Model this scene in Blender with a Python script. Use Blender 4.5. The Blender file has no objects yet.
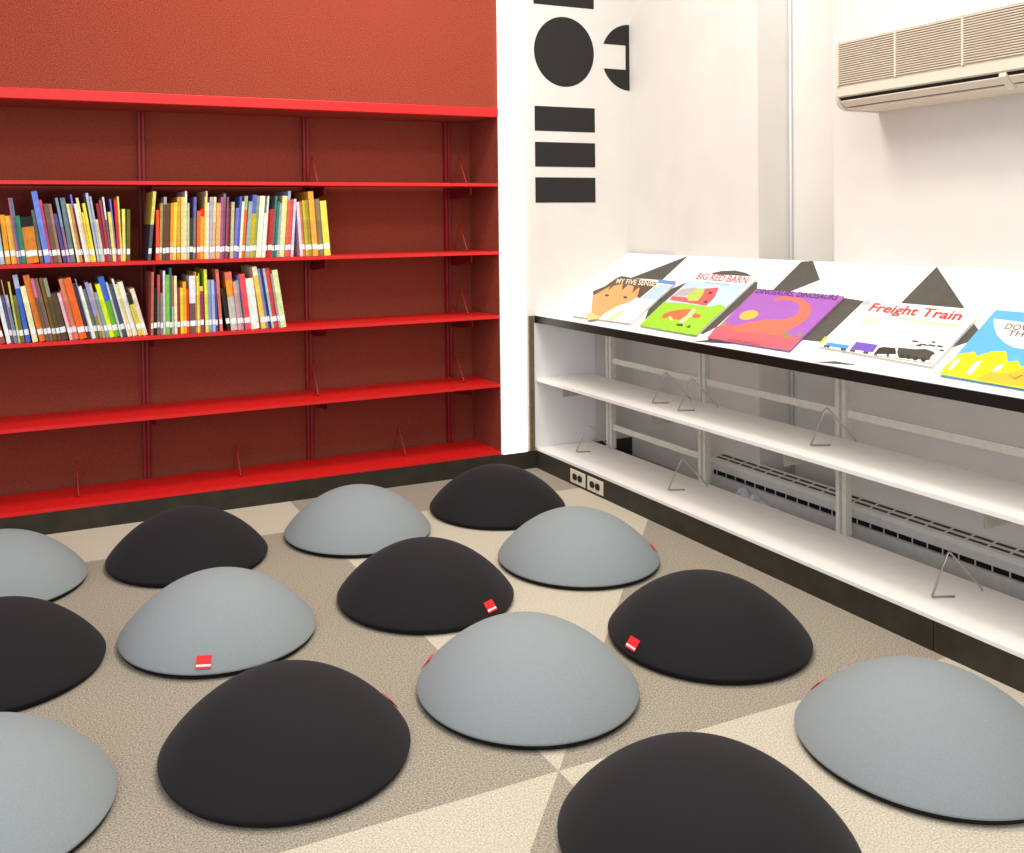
import bpy, bmesh, math, random
from mathutils import Vector, Matrix
random.seed(7)
S = bpy.context.scene
COL = S.collection

# ---------------------------------------------------------------- materials
def lin(c):
    return tuple(((v + .055) / 1.055) ** 2.4 if v > .04045 else v / 12.92 for v in c[:3]) + (1.0,)

_m = {}
def mat(name, rgb, rough=.6, metal=0.0, var=.06, scale=40.0, bump=0.0, sheen=0.0, spec=.3):
    key = (name, tuple(rgb), rough, metal, var, scale, bump)
    if key in _m: return _m[key]
    m = bpy.data.materials.new(name); m.use_nodes = True
    nt = m.node_tree; b = nt.nodes['Principled BSDF']
    b.inputs['Roughness'].default_value = rough
    b.inputs['Metallic'].default_value = metal
    b.inputs['Specular IOR Level'].default_value = spec
    if sheen:
        b.inputs['Sheen Weight'].default_value = sheen
    tc = nt.nodes.new('ShaderNodeTexCoord'); nz = nt.nodes.new('ShaderNodeTexNoise')
    nz.inputs['Scale'].default_value = scale; nz.inputs['Detail'].default_value = 4
    rp = nt.nodes.new('ShaderNodeValToRGB')
    rp.color_ramp.elements[0].position = .3; rp.color_ramp.elements[1].position = .7
    rp.color_ramp.elements[0].color = lin([max(0, v * (1 - var)) for v in rgb])
    rp.color_ramp.elements[1].color = lin([min(1, v * (1 + var)) for v in rgb])
    nt.links.new(tc.outputs['Object'], nz.inputs['Vector'])
    nt.links.new(nz.outputs['Fac'], rp.inputs['Fac'])
    nt.links.new(rp.outputs['Color'], b.inputs['Base Color'])
    if bump:
        bp = nt.nodes.new('ShaderNodeBump'); bp.inputs['Strength'].default_value = bump
        bp.inputs['Distance'].default_value = .004
        nt.links.new(nz.outputs['Fac'], bp.inputs['Height']); nt.links.new(bp.outputs['Normal'], b.inputs['Normal'])
    _m[key] = m
    return m

def glow(name, rgb, strength):
    m = bpy.data.materials.new(name); m.use_nodes = True
    nt = m.node_tree; nt.nodes.clear()
    e = nt.nodes.new('ShaderNodeEmission'); o = nt.nodes.new('ShaderNodeOutputMaterial')
    e.inputs['Color'].default_value = lin(rgb); e.inputs['Strength'].default_value = strength
    nt.links.new(e.outputs[0], o.inputs[0])
    return m

# ---------------------------------------------------------------- mesh building
class MB:
    def __init__(s): s.v = []; s.f = []; s.mi = []; s.sm = []
    def face(s, pts, mi=0, smooth=False):
        n = len(s.v); s.v += [tuple(p) for p in pts]; s.f.append(tuple(range(n, n + len(pts)))); s.mi.append(mi); s.sm.append(smooth)
        return s
    def box(s, x0, x1, y0, y1, z0, z1, mi=0):
        n = len(s.v)
        s.v += [(x0,y0,z0),(x1,y0,z0),(x1,y1,z0),(x0,y1,z0),(x0,y0,z1),(x1,y0,z1),(x1,y1,z1),(x0,y1,z1)]
        for q in ((0,3,2,1),(4,5,6,7),(0,1,5,4),(1,2,6,5),(2,3,7,6),(3,0,4,7)):
            s.f.append(tuple(n + i for i in q)); s.mi.append(mi); s.sm.append(False)
        return s
    def prism(s, poly, fa, fb, mi=0):
        """poly: 2-d points; fa/fb map a 2-d point to the two end positions"""
        n = len(s.v); k = len(poly)
        s.v += [tuple(fa(p)) for p in poly] + [tuple(fb(p)) for p in poly]
        s.f.append(tuple(range(n, n + k))); s.f.append(tuple(range(n + 2 * k - 1, n + k - 1, -1)))
        for i in range(k):
            j = (i + 1) % k; s.f.append((n + j, n + i, n + k + i, n + k + j))
        s.mi += [mi] * (k + 2); s.sm += [False] * (k + 2)
        return s
    def tube(s, path, r, seg=8, mi=0):
        P = [Vector(p) for p in path]; rings = []
        up = Vector((.31, .17, .93)).normalized()
        for i, p in enumerate(P):
            a = (P[i] - P[i-1]).normalized() if i else (P[1] - P[0]).normalized()
            b = (P[i+1] - P[i]).normalized() if i < len(P) - 1 else a
            t = (a + b).normalized() if (a + b).length > 1e-6 else a
            u = t.cross(up).normalized(); w = t.cross(u)
            n = len(s.v); k = 1 / max(.35, t.dot(b))
            for q in range(seg):
                an = 2 * math.pi * q / seg
                s.v.append(tuple(p + (u * math.cos(an) + w * math.sin(an)) * r * min(k, 1.3)))
            rings.append(n)
        for a, b in zip(rings, rings[1:]):
            for q in range(seg):
                j = (q + 1) % seg
                s.f.append((a + q, a + j, b + j, b + q)); s.mi.append(mi); s.sm.append(True)
        s.f.append(tuple(rings[0] + q for q in reversed(range(seg)))); s.f.append(tuple(rings[-1] + q for q in range(seg)))
        s.mi += [mi, mi]; s.sm += [False, False]
        return s
    def lathe(s, prof, seg=96, mi=0):
        rings = []
        for r, z in prof:
            n = len(s.v)
            if r < 1e-6: s.v.append((0, 0, z)); rings.append((n, 1))
            else:
                s.v += [(r * math.cos(2*math.pi*i/seg), r * math.sin(2*math.pi*i/seg), z) for i in range(seg)]; rings.append((n, seg))
        for (a, ka), (b, kb) in zip(rings, rings[1:]):
            for i in range(seg):
                j = (i + 1) % seg
                if ka == 1: q = (a, b + i, b + j)
                elif kb == 1: q = (a + i, b, a + j)
                else: q = (a + i, b + i, b + j, a + j)
                s.f.append(q); s.mi.append(mi); s.sm.append(True)
        return s
    def build(s, name, mats, parent=None, loc=None, world=True, bevel=0, kind=None):
        me = bpy.data.meshes.new(name)
        off = Vector((0, 0, 0))
        if parent is not None and world:
            off = parent.location.copy()
            q = parent.parent
            while q is not None: off += q.location; q = q.parent
        if loc is not None: off = Vector(loc)
        me.from_pydata([tuple(Vector(p) - off) for p in s.v], [], s.f)
        for i, p in enumerate(me.polygons):
            p.material_index = s.mi[i]; p.use_smooth = s.sm[i]
        for m in (mats if isinstance(mats, (list, tuple)) else [mats]): me.materials.append(m)
        me.update()
        bm = bmesh.new(); bm.from_mesh(me); bmesh.ops.recalc_face_normals(bm, faces=bm.faces); bm.to_mesh(me); bm.free()
        o = bpy.data.objects.new(name, me); COL.objects.link(o)
        if parent is not None: o.parent = parent
        if loc is not None: o.location = loc
        if bevel:
            b = o.modifiers.new('bevel', 'BEVEL'); b.width = bevel; b.segments = 2; b.limit_method = 'ANGLE'
        if kind: o['kind'] = kind
        return o

def tag(o, label, cat, group=None):
    o['label'] = label; o['category'] = cat
    if group: o['group'] = group
    return o
def thing(name, label, cat, loc=(0, 0, 0), group=None, rot=(0, 0, 0)):
    o = bpy.data.objects.new(name, None); COL.objects.link(o)
    o.empty_display_size = .05
    o.location = loc; o.rotation_euler = rot
    return tag(o, label, cat, group)

# ---------------------------------------------------------------- palette
M_wall = mat('white_wall_paint', (.87, .848, .82), .75, var=.012, scale=6)
M_wall_cool = mat('white_wall_paint_lower', (.90, .895, .885), .75, var=.012, scale=6)
M_black = mat('black_wall_paint', (.135, .13, .128), .6, var=.05)
M_mark = mat('dark_grey_print', (.31, .29, .26), .55, var=.04)
M_cork = mat('red_tackboard', (.56, .232, .16), .9, var=.3, scale=240, bump=.25)
M_cork_in = mat('red_tackboard_recess', (.53, .245, .175), .9, var=.18, scale=240, bump=.15)
M_red = mat('red_enamel', (.86, .10, .095), .42, var=.03, spec=.5)
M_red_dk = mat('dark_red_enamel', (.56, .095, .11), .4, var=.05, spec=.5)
M_base = mat('black_brown_base', (.20, .185, .15), .45, var=.12, scale=14)
M_white = mat('white_laminate', (.955, .94, .915), .4, var=.01, spec=.4)
M_board = mat('white_display_board', (.985, .98, .965), .45, var=.008)
M_edge = mat('black_board_edge', (.085, .07, .055), .4, var=.1)
M_brown = mat('brown_trim', (.42, .36, .25), .5, var=.08)
M_alu = mat('satin_aluminium', (.84, .825, .785), .4, .15, var=.03, spec=.5)
M_alu_dk = mat('aluminium_slot', (.70, .685, .65), .5, .1, var=.05)
M_rail = mat('cream_metal_rail', (.86, .84, .78), .4, var=.03)
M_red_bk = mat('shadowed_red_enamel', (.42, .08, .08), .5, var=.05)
M_slot = mat('grille_slot', (.27, .25, .22), .7)
M_bracket = mat('grey_bracket', (.66, .64, .59), .45, var=.05)
M_wire = mat('steel_wire', (.74, .72, .68), .3, .6, var=.05, spec=.6)
M_wire_red = mat('red_wire', (.60, .16, .14), .4, var=.05)
M_carpet_d = mat('taupe_carpet', (.565, .53, .47), .95, var=.3, scale=260, bump=.5)
M_carpet_l = mat('pale_carpet', (.735, .70, .625), .95, var=.17, scale=260, bump=.4)
M_grey_f = mat('grey_stretch_fabric', (.535, .56, .565), .9, var=.03, scale=300, sheen=.05)
M_black_f = mat('black_stretch_fabric', (.095, .085, .094), .9, var=.06, scale=300, sheen=.04)
M_under = mat('black_underside', (.06, .06, .06), .9)
M_tag = mat('red_tag', (.93, .16, .17), .6, var=.04)
M_tagw = mat('white_print', (.96, .92, .90), .6, var=.02)
M_ac = mat('beige_plastic', (.85, .80, .72), .5, var=.015)
M_ac_g = mat('beige_grille_plastic', (.80, .745, .665), .5, var=.02)
M_ac_gap = mat('grille_gap', (.50, .45, .38), .7)
M_dark = mat('dark_gap', (.10, .085, .07), .8)
M_heat = mat('cream_heater_enamel', (.87, .86, .83), .45, var=.02)
M_plate = mat('ivory_plastic', (.90, .87, .79), .4, var=.02)
M_sock = mat('black_socket', (.10, .09, .08), .4)
M_page = mat('paper_pages', (.90, .86, .76), .9, var=.06, scale=200)
M_sticker = mat('white_sticker', (.95, .95, .94), .6, var=.04, scale=150)
M_poly = mat('clear_polythene', (.86, .86, .87), .25, var=.05, spec=.6)

# ---------------------------------------------------------------- setting
XW, Y1, X1, Y2 = .52, -.37, -1.155, -2.105
SL = (2.105 - .87) / (1.155 - .022)             # the long diagonal seam in the carpet
def dgy(x): return Y2 + (x - X1) * SL
fl = MB()
XL_, XR_, YB_, YF_ = -4.2, 1.2, .35, -6.2
xd1 = X1 + (Y1 - Y2) / SL
xd0 = X1 + (YF_ - Y2) / SL
D_, L_ = 0, 1
def fp(pts, k): fl.face([(x, y, 0) for x, y in pts], k)
fp([(XL_, Y1), (X1, Y1), (X1, YB_), (XL_, YB_)], L_)
fp([(X1, Y1), (XR_, Y1), (XR_, YB_), (X1, YB_)], D_)
fp([(XL_, Y2), (X1, Y2), (X1, Y1), (XL_, Y1)], D_)
fp([(X1, Y2), (xd1, Y1), (X1, Y1)], L_)
fp([(X1, Y2), (XR_, Y2), (XR_, Y1), (xd1, Y1)], D_)
fp([(X1, Y2), (XL_, Y2), (XL_, dgy(XL_))], L_)
fp([(X1, Y2), (XL_, dgy(XL_)), (XL_, YF_), (X1, YF_)], D_)
fp([(X1, Y2), (X1, YF_), (XR_, YF_), (XR_, Y2)], L_)
fl.box(XL_, XR_, YF_, YB_, -.06, -.004, D_)
fl.build('floor', [M_carpet_d, M_carpet_l], kind='structure')

# red wall: tackboard above, recessed alcove below
XA, ZT, ZS = -.178, 1.598, .081                  # alcove right side, alcove top, shelf base
wl = MB()
wl.box(XL_, XA, 0, .40, ZT + .04, 3.1)
wl.build('wall_left', [M_cork], kind='structure')
wr = MB(); wr.box(XL_, XA, .288, .40, 0, ZT + .04); wr.box(XA - .003, XA, 0, .288, ZS, ZT + .04); wr.box(XL_, XA - .003, .022, .288, ZT + .001, ZT + .039)
wr.build('wall_back_alcove', [M_cork_in], kind='structure').name = 'wall_alcove'
MB().box(XL_, XA, -.006, .022, ZT, ZT + .04).build('trim_1', [M_red], kind='structure', bevel=.002)
b = MB(); b.box(XL_, -.0005, -.003, .06, 0, .080); b.box(.019, .53, -.004, -.0003, 0, .085)
b.build('baseboard_left', [M_base], kind='structure')
b = MB(); b.box(0, .018, -2.066, -.0005, 0, .080); b.box(0, .018, -4.4, -2.069, 0, .080); b.box(.004, .018, -2.069, -2.066, 0, .08, 1)
b.build('baseboard_right', [M_base, mat('seam_grey', (.45, .43, .40), .6)], kind='structure')
wb = MB().box(XA, .70, 0, .40, 0, 3.1).build('wall_back', [M_wall], kind='structure')
# window wall: two piers with a recess between them
pts = [(.535, .0), (.535, -.352), (XW, -.352), (XW, -.876), (.69, -.876), (.69, -1.258), (XW, -1.258), (XW, -6.2), (1.2, -6.2), (1.2, .0)]
MB().prism(pts, lambda p: (p[0], p[1], 0), lambda p: (p[0], p[1], 3.1)).build('wall_right', [M_wall], kind='structure')
MB().box(-.033, -.009, -.010, 0, .081, .698).build('trim_2', [M_brown], kind='structure')

# painted black shapes on the white wall
def wall_shape(pts, label=None):
    o = MB().prism(pts, lambda p: (p[0], -.0005, p[1]), lambda p: (p[0], -.002, p[1])).build('painted_shape', [M_black], wb)
    return o
for z0, z1 in ((1.215, 1.331), (1.380, 1.493), (1.544, 1.657), (2.122, 2.236)):
    wall_shape([(.012, z0), (.336, z0), (.336, z1), (.012, z1)])
wall_shape([(.173 + .161 * math.cos(a), 1.912 + .161 * math.sin(a)) for a in [2 * math.pi * i / 64 for i in range(64)]])
xc, zc, r_ = .535, 1.906, .157
cs = [(xc - .0005, zc + r_)]
a0 = math.asin(.058 / r_)
for i in range(17):
    a = math.pi / 2 + (math.pi / 2 - a0) * i / 16
    cs.append((xc + r_ * math.cos(a), zc + r_ * math.sin(a)))
cs += [(.514, zc + .058), (.514, zc - .058)]
for i in range(17):
    a = math.pi + a0 + (math.pi / 2 - a0) * i / 16
    cs.append((xc + r_ * math.cos(a), zc + r_ * math.sin(a)))
cs.append((xc - .0005, zc - r_))
wall_shape(cs)

# glowing vertical light panel between alcove and white wall
lp = thing('light_panel', 'tall glowing white light strip between the red shelving and the white wall', 'light', ((XA - .033) / 2, 0, .081))
MB().box(XA + .007, -.052, -.012, -.0005, .082, 3.05).build('diffuser', [glow('lit_diffuser', (1, .975, .93), 3.2)], lp)

# conduit in the corner of the recess
tag(MB().tube([(.679, -.888, 0), (.679, -.888, 3.1)], .005, 12).build('conduit_pipe', [M_wall_cool], loc=(.679, -.888, 0)),
    'thin white vertical pipe in the corner of the wall recess', 'pipe')

# ---------------------------------------------------------------- red wall shelving
rs = thing('wall_shelving', 'red metal wall shelving with five long shelves in the recessed red alcove', 'shelving', (-2.1, .14, .081))
STD_X = (-2.37, -1.68, -.989, -.309)
SHZ = (1.2885, .983, .6945, .386, .081)
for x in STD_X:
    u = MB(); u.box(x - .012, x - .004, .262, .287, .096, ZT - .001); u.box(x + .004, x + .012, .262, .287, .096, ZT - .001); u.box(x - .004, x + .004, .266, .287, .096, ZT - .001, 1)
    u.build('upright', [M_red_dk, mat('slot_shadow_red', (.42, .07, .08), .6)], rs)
for z in SHZ:
    s = MB(); s.prism([(-.001, z), (.006, z), (.006, z + .003), (.2615, z + .003), (.2615, z + .014), (-.001, z + .014)], lambda p: (XL_ + .01, p[0], p[1]), lambda p: (XA - .004, p[0], p[1]))
    s.build('shelf', [M_red], rs)
for z in SHZ[:-1]:
    for x in STD_X:
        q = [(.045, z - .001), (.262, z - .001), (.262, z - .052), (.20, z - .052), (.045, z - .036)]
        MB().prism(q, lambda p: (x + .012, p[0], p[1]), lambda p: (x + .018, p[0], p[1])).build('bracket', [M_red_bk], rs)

def ordinal(n):
    u = ['zeroth','first','second','third','fourth','fifth','sixth','seventh','eighth','ninth','tenth','eleventh','twelfth','thirteenth','fourteenth','fifteenth','sixteenth','seventeenth','eighteenth','nineteenth']
    t = {2:'twent', 3:'thirt', 4:'fort', 5:'fift'}
    if n < 20: return u[n]
    return t[n // 10] + 'ieth' if n % 10 == 0 else t[n // 10] + 'y-' + u[n % 10]
BOOK_ROWS = {
    'UL': [
        ('pale blue', -2.2041, 0.0147, -0.1175, 0.1796, '0.65,0.76,0.82'),
        ('amber', -2.1861, 0.0164, -0.1001, 0.1794, '0.93,0.62,0.12'),
        ('light orange', -2.1664, 0.0192, -0.1172, 0.1757, '1,0.7,0.28'),
        ('mauve', -2.1469, 0.007, -0.1174, 0.2408, '0.6,0.42,0.52'),
        ('slate blue', -2.1396, 0.008, -0.1174, 0.2408, '0.4,0.46,0.6'),
        ('green', -2.1313, 0.014, -0.1176, 0.1755, '0.2,0.5,0.38'),
        ('orange-fronted black', -2.1159, 0.0413, -0.1236, 0.1709, '0.08,0.09,0.07; 0.22,0.82,0.5,0.14'),
        ('dark grey', -2.0713, 0.0118, -0.1416, 0.1969, '0.42,0.42,0.38'),
        ('blue', -2.0554, 0.0197, -0.1607, 0.2644, '0.42,0.52,0.86'),
        ('pink', -2.0354, 0.0099, -0.1607, 0.2334, '0.86,0.3,0.4'),
        ('brown', -2.0252, 0.0168, -0.1528, 0.2186, '0.45,0.33,0.3'),
        ('tan', -2.0081, 0.0107, -0.1528, 0.2186, '0.65,0.48,0.36'),
        ('purple', -1.9913, 0.0138, -0.1852, 0.1817, '0.36,0.3,0.58'),
        ('grey-blue', -1.9772, 0.0094, -0.1674, 0.2406, '0.5,0.6,0.68; 0.45,0.6,0.42,0.5'),
        ('teal-grey', -1.9671, 0.0173, -0.1395, 0.2406, '0.42,0.5,0.54'),
        ('cream', -1.9443, 0.009, -0.1636, 0.2184, '0.95,0.86,0.6'),
        ('brown-orange', -1.9349, 0.0102, -0.1636, 0.2184, '0.75,0.55,0.35'),
        ('violet', -1.924, 0.0063, -0.1654, 0.2536, '0.48,0.47,0.8; 0.2,0.45,0.15,0.15'),
        ('white', -1.9164, 0.0105, -0.1704, 0.2183, '0.95,0.9,0.85'),
        ('pale yellow', -1.9055, 0.0095, -0.1694, 0.2406, '0.96,0.88,0.6'),
        ('golden', -1.8957, 0.0074, -0.1694, 0.1865, '0.92,0.78,0.3'),
        ('bright yellow', -1.888, 0.011, -0.164, 0.22, '0.97,0.86,0.22'),
        ('silvery blue', -1.8727, 0.0092, -0.1493, 0.2592, '0.75,0.8,0.9'),
        ('light grey', -1.8632, 0.0075, -0.1457, 0.2462, '0.7,0.72,0.74'),
        ('short cream', -1.8554, 0.0096, -0.1457, 0.1599, '0.95,0.9,0.76'),
        ('dark red', -1.8455, 0.0104, -0.142, 0.2199, '0.62,0.13,0.17'),
        ('wine-coloured', -1.8348, 0.0093, -0.13, 0.2311, '0.6,0.3,0.38'),
        ('white and mauve', -1.8252, 0.0065, -0.1123, 0.2443, '0.9,0.88,0.86; 0.35,0.6,0.42,0.48'),
        ('pale gold', -1.8184, 0.0119, -0.0873, 0.1877, '0.92,0.82,0.42'),
        ('lilac', -1.8062, 0.0054, -0.087, 0.2367, '0.5,0.5,0.78'),
        ('scarlet', -1.8004, 0.0105, -0.0514, 0.2348, '0.8,0.2,0.22'),
        ('lemon yellow', -1.7896, 0.0069, -0.0441, 0.2461, '0.93,0.86,0.36'),
        ('short pale yellow', -1.7824, 0.0113, -0.0009, 0.1987, '0.96,0.9,0.5'),
        ('olive', -1.7704, 0.0131, 0.0209, 0.1967, '0.42,0.38,0.06'),
    ],
    'UR': [
        ('yellow and grey', -1.6933, 0.0118, 0.0934, 0.2653, '0.88,0.8,0.36; 0.48,0.33,0.33,0.37'),
        ('red-orange', -1.663, 0.0123, 0.0264, 0.1942, '0.9,0.3,0.17'),
        ('tan', -1.65, 0.0112, 0.0421, 0.2211, '0.75,0.6,0.36'),
        ('grey', -1.6381, 0.0105, 0.0401, 0.2442, '0.66,0.64,0.62; 0.12,0.36,0.28,0.2'),
        ('dark brown', -1.6269, 0.015, 0.0381, 0.221, '0.4,0.28,0.2'),
        ('orange', -1.6111, 0.0117, 0.036, 0.221, '0.95,0.56,0.1; 0.7,0.85,0.6,0.4'),
        ('yellow', -1.5992, 0.0129, 0.036, 0.2229, '0.98,0.82,0.28'),
        ('golden brown', -1.5833, 0.014, 0.0238, 0.2442, '0.85,0.65,0.22'),
        ('amber', -1.5681, 0.0152, 0.0204, 0.2442, '0.95,0.82,0.5'),
        ('tall white', -1.5526, 0.0072, 0.0201, 0.2675, '0.92,0.92,0.88'),
        ('khaki', -1.545, 0.0081, 0.0201, 0.2208, '0.78,0.77,0.56'),
        ('charcoal', -1.5366, 0.0135, 0.033, 0.1622, '0.22,0.22,0.2'),
        ('violet', -1.5224, 0.0107, 0.0353, 0.2441, '0.42,0.4,0.7; 0.33,0.52,0.47,0.45'),
        ('orange-red', -1.5086, 0.0138, 0.0286, 0.1893, '0.92,0.4,0.15'),
        ('red and yellow', -1.4945, 0.0136, 0.0286, 0.1971, '0.9,0.2,0.15; 0.15,0.96,0.68,0.25'),
        ('sandy', -1.4806, 0.0051, 0.0286, 0.2441, '0.95,0.78,0.4'),
        ('tall peach', -1.4752, 0.0059, 0.0286, 0.2677, '0.96,0.86,0.66'),
        ('white', -1.4689, 0.0089, 0.0282, 0.2225, '0.95,0.93,0.88'),
        ('pale mauve', -1.4596, 0.0114, 0.0282, 0.2441, '0.72,0.67,0.74'),
        ('cream', -1.448, 0.0114, 0.0402, 0.2441, '0.92,0.87,0.62; 0.4,0.87,0.74,0.5'),
        ('apricot', -1.4358, 0.0164, 0.0393, 0.2204, '0.9,0.66,0.42'),
        ('magenta', -1.4186, 0.0102, 0.0371, 0.2441, '0.64,0.36,0.56'),
        ('tall grey', -1.4081, 0.0091, 0.0405, 0.258, '0.5,0.48,0.46; 0.2,0.5,0.35,0.42'),
        ('plum', -1.3982, 0.0087, 0.0484, 0.2441, '0.6,0.27,0.42'),
        ('maroon', -1.3892, 0.0092, 0.0484, 0.2004, '0.42,0.2,0.16'),
        ('olive-cream', -1.3792, 0.0127, 0.046, 0.2242, '0.77,0.74,0.54'),
        ('periwinkle', -1.3658, 0.0135, 0.0755, 0.2003, '0.45,0.45,0.76'),
        ('blue', -1.3519, 0.008, 0.075, 0.2461, '0.34,0.4,0.76'),
        ('ivory', -1.3435, 0.0104, 0.0746, 0.2261, '0.92,0.9,0.76'),
        ('green and orange', -1.3329, 0.0133, 0.0746, 0.2481, '0.65,0.7,0.55; 0.22,0.9,0.42,0.2'),
        ('grey-green', -1.3193, 0.0153, 0.0869, 0.2261, '0.58,0.67,0.62'),
        ('blue and yellow', -1.3035, 0.0177, 0.0864, 0.2521, '0.4,0.4,0.76; 0.3,0.77,0.67,0.16'),
        ('sage green', -1.2854, 0.0097, 0.086, 0.2481, '0.56,0.66,0.42'),
        ('pale lime', -1.2753, 0.0097, 0.0856, 0.2481, '0.9,0.91,0.7'),
        ('broad white', -1.2652, 0.0126, 0.0852, 0.2481, '0.96,0.95,0.9'),
        ('short ivory', -1.2523, 0.0086, 0.0852, 0.1796, '0.95,0.92,0.86'),
        ('slim white', -1.2432, 0.0069, 0.0846, 0.2481, '0.92,0.9,0.84'),
        ('brick red', -1.236, 0.007, 0.0846, 0.1876, '0.65,0.22,0.15'),
        ('crimson', -1.2287, 0.0181, 0.0846, 0.1936, '0.72,0.2,0.2'),
        ('teal', -1.2101, 0.0082, 0.084, 0.2481, '0.3,0.5,0.47'),
        ('dark green', -1.2015, 0.0103, 0.0835, 0.2258, '0.25,0.46,0.4'),
        ('pale grey', -1.1908, 0.0111, 0.083, 0.2197, '0.6,0.68,0.7'),
        ('pale yellow', -1.178, 0.0207, 0.0768, 0.2481, '0.98,0.9,0.6'),
        ('tall blue-grey', -1.1565, 0.01, 0.0747, 0.2684, '0.6,0.7,0.8; 0.13,0.85,0.4,0.34'),
        ('rust red', -1.1461, 0.0137, 0.0742, 0.2318, '0.85,0.36,0.26'),
        ('lavender', -1.132, 0.0104, 0.0737, 0.2359, '0.8,0.79,0.92'),
        ('pale pink', -1.0905, 0.0126, -0.0638, 0.2236, '0.92,0.78,0.82'),
        ('copper', -1.0774, 0.0106, -0.0643, 0.2236, '0.8,0.5,0.32'),
        ('mustard', -1.0664, 0.0114, -0.0649, 0.2297, '0.75,0.7,0.2'),
        ('bronze', -1.0542, 0.0161, -0.0672, 0.2317, '0.66,0.55,0.2'),
        ('broad amber', -1.0372, 0.0222, -0.0696, 0.2665, '0.91,0.67,0.26'),
        ('red-brown', -1.0145, 0.0098, -0.0702, 0.2358, '0.6,0.36,0.2'),
        ('olive-grey', -1.0038, 0.0155, -0.0725, 0.2357, '0.52,0.5,0.36'),
        ('lemon yellow', -0.9875, 0.0267, -0.075, 0.2275, '0.92,0.87,0.34'),
    ],
    'LL': [
        ('rust red', -2.2104, 0.019, -0.2545, 0.1807, '0.62,0.32,0.22'),
        ('white', -2.1875, 0.0141, -0.1949, 0.1793, '0.92,0.92,0.95'),
        ('navy', -2.173, 0.0112, -0.1951, 0.175, '0.33,0.38,0.54'),
        ('tan', -2.1615, 0.0035, -0.1835, 0.2327, '0.76,0.6,0.5'),
        ('lilac and blue', -2.1577, 0.0078, -0.1835, 0.1764, '0.78,0.72,0.86; 0.25,0.45,0.57,0.82'),
        ('lime green', -2.1492, 0.0066, -0.1462, 0.2246, '0.74,0.8,0.36'),
        ('moss brown', -2.1419, 0.014, -0.1483, 0.1739, '0.47,0.42,0.2'),
        ('blue', -2.1246, 0.0167, -0.1657, 0.248, '0.66,0.73,0.82; 0.2,0.22,0.42,0.8'),
        ('cream', -2.1019, 0.0185, -0.1935, 0.206, '0.94,0.9,0.7'),
        ('orange', -2.0784, 0.0216, -0.2166, 0.2448, '0.88,0.46,0.15'),
        ('pink', -2.056, 0.0109, -0.2182, 0.2331, '0.82,0.42,0.58; 0.3,0.4,0.35,0.28'),
        ('brown-grey', -2.0445, 0.0136, -0.2198, 0.2324, '0.5,0.37,0.35'),
        ('olive brown', -2.0295, 0.0137, -0.2083, 0.2336, '0.5,0.38,0.1'),
        ('grey and brown', -2.0152, 0.013, -0.2096, 0.2331, '0.55,0.56,0.5; 0.3,0.36,0.29,0.16'),
        ('dark brown', -2.0015, 0.022, -0.2119, 0.1716, '0.34,0.27,0.2'),
        ('pale pink', -1.9753, 0.0111, -0.2343, 0.1766, '0.95,0.72,0.74'),
        ('rose', -1.9639, 0.0059, -0.2345, 0.1854, '0.75,0.4,0.46'),
        ('salmon', -1.9576, 0.0163, -0.2348, 0.2279, '0.86,0.52,0.36'),
        ('orange-red', -1.9403, 0.0262, -0.238, 0.2291, '0.92,0.4,0.12'),
        ('dark navy', -1.9133, 0.013, -0.24, 0.2094, '0.24,0.22,0.3'),
        ('slate', -1.9, 0.0035, -0.2402, 0.2277, '0.55,0.6,0.66'),
        ('white', -1.8958, 0.0123, -0.2422, 0.1977, '0.95,0.92,0.88'),
        ('fern green', -1.8831, 0.0134, -0.2425, 0.1858, '0.4,0.48,0.34'),
        ('lilac', -1.869, 0.0113, -0.2447, 0.2117, '0.62,0.57,0.86; 0.6,0.6,0.5,0.26'),
        ('beige', -1.8573, 0.0103, -0.245, 0.2073, '0.8,0.7,0.6'),
        ('grey-teal', -1.8466, 0.0125, -0.2453, 0.1731, '0.5,0.62,0.6'),
        ('bright yellow-green', -1.8334, 0.0165, -0.2477, 0.2029, '0.88,0.92,0.1'),
        ('blue and green', -1.8166, 0.0212, -0.248, 0.229, '0.25,0.4,0.82; 0.4,0.42,0.7,0.22'),
        ('light grey', -1.795, 0.0076, -0.2483, 0.2092, '0.75,0.78,0.8'),
        ('charcoal-blue', -1.7867, 0.0166, -0.2504, 0.2013, '0.3,0.33,0.42'),
        ('ivory', -1.7697, 0.0073, -0.2507, 0.2219, '0.92,0.9,0.84'),
        ('sand-coloured', -1.7621, 0.0109, -0.251, 0.2009, '0.86,0.79,0.56'),
        ('broad white', -1.7497, 0.0182, -0.2568, 0.2081, '0.94,0.93,0.86'),
        ('black and yellow', -1.73, 0.0176, -0.264, 0.1614, '0.15,0.14,0.1; 0.25,0.86,0.76,0.25'),
        ('pale peach', -1.7121, 0.0166, -0.2644, 0.1806, '0.9,0.83,0.74'),
    ],
    'LR': [
        ('rose-brown', -1.6864, 0.0092, 0.0275, 0.2442, '0.75,0.4,0.35'),
        ('black', -1.6757, 0.0119, 0.0291, 0.1823, '0.1,0.1,0.08'),
        ('red', -1.6616, 0.0104, 0.0185, 0.2322, '0.8,0.32,0.3; 0.4,0.55,0.45,0.42'),
        ('grey', -1.6504, 0.0104, 0.0158, 0.1627, '0.55,0.5,0.46'),
        ('white', -1.6385, 0.0082, 0.0085, 0.2473, '0.96,0.96,0.9'),
        ('bright green', -1.6299, 0.0146, 0.0081, 0.2315, '0.48,0.74,0.3'),
        ('dark teal', -1.6145, 0.0083, 0.0062, 0.258, '0.25,0.42,0.44'),
        ('orange-brown', -1.6059, 0.0079, 0.0059, 0.2267, '0.76,0.46,0.22; 0.53,0.72,0.8,0.62'),
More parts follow.
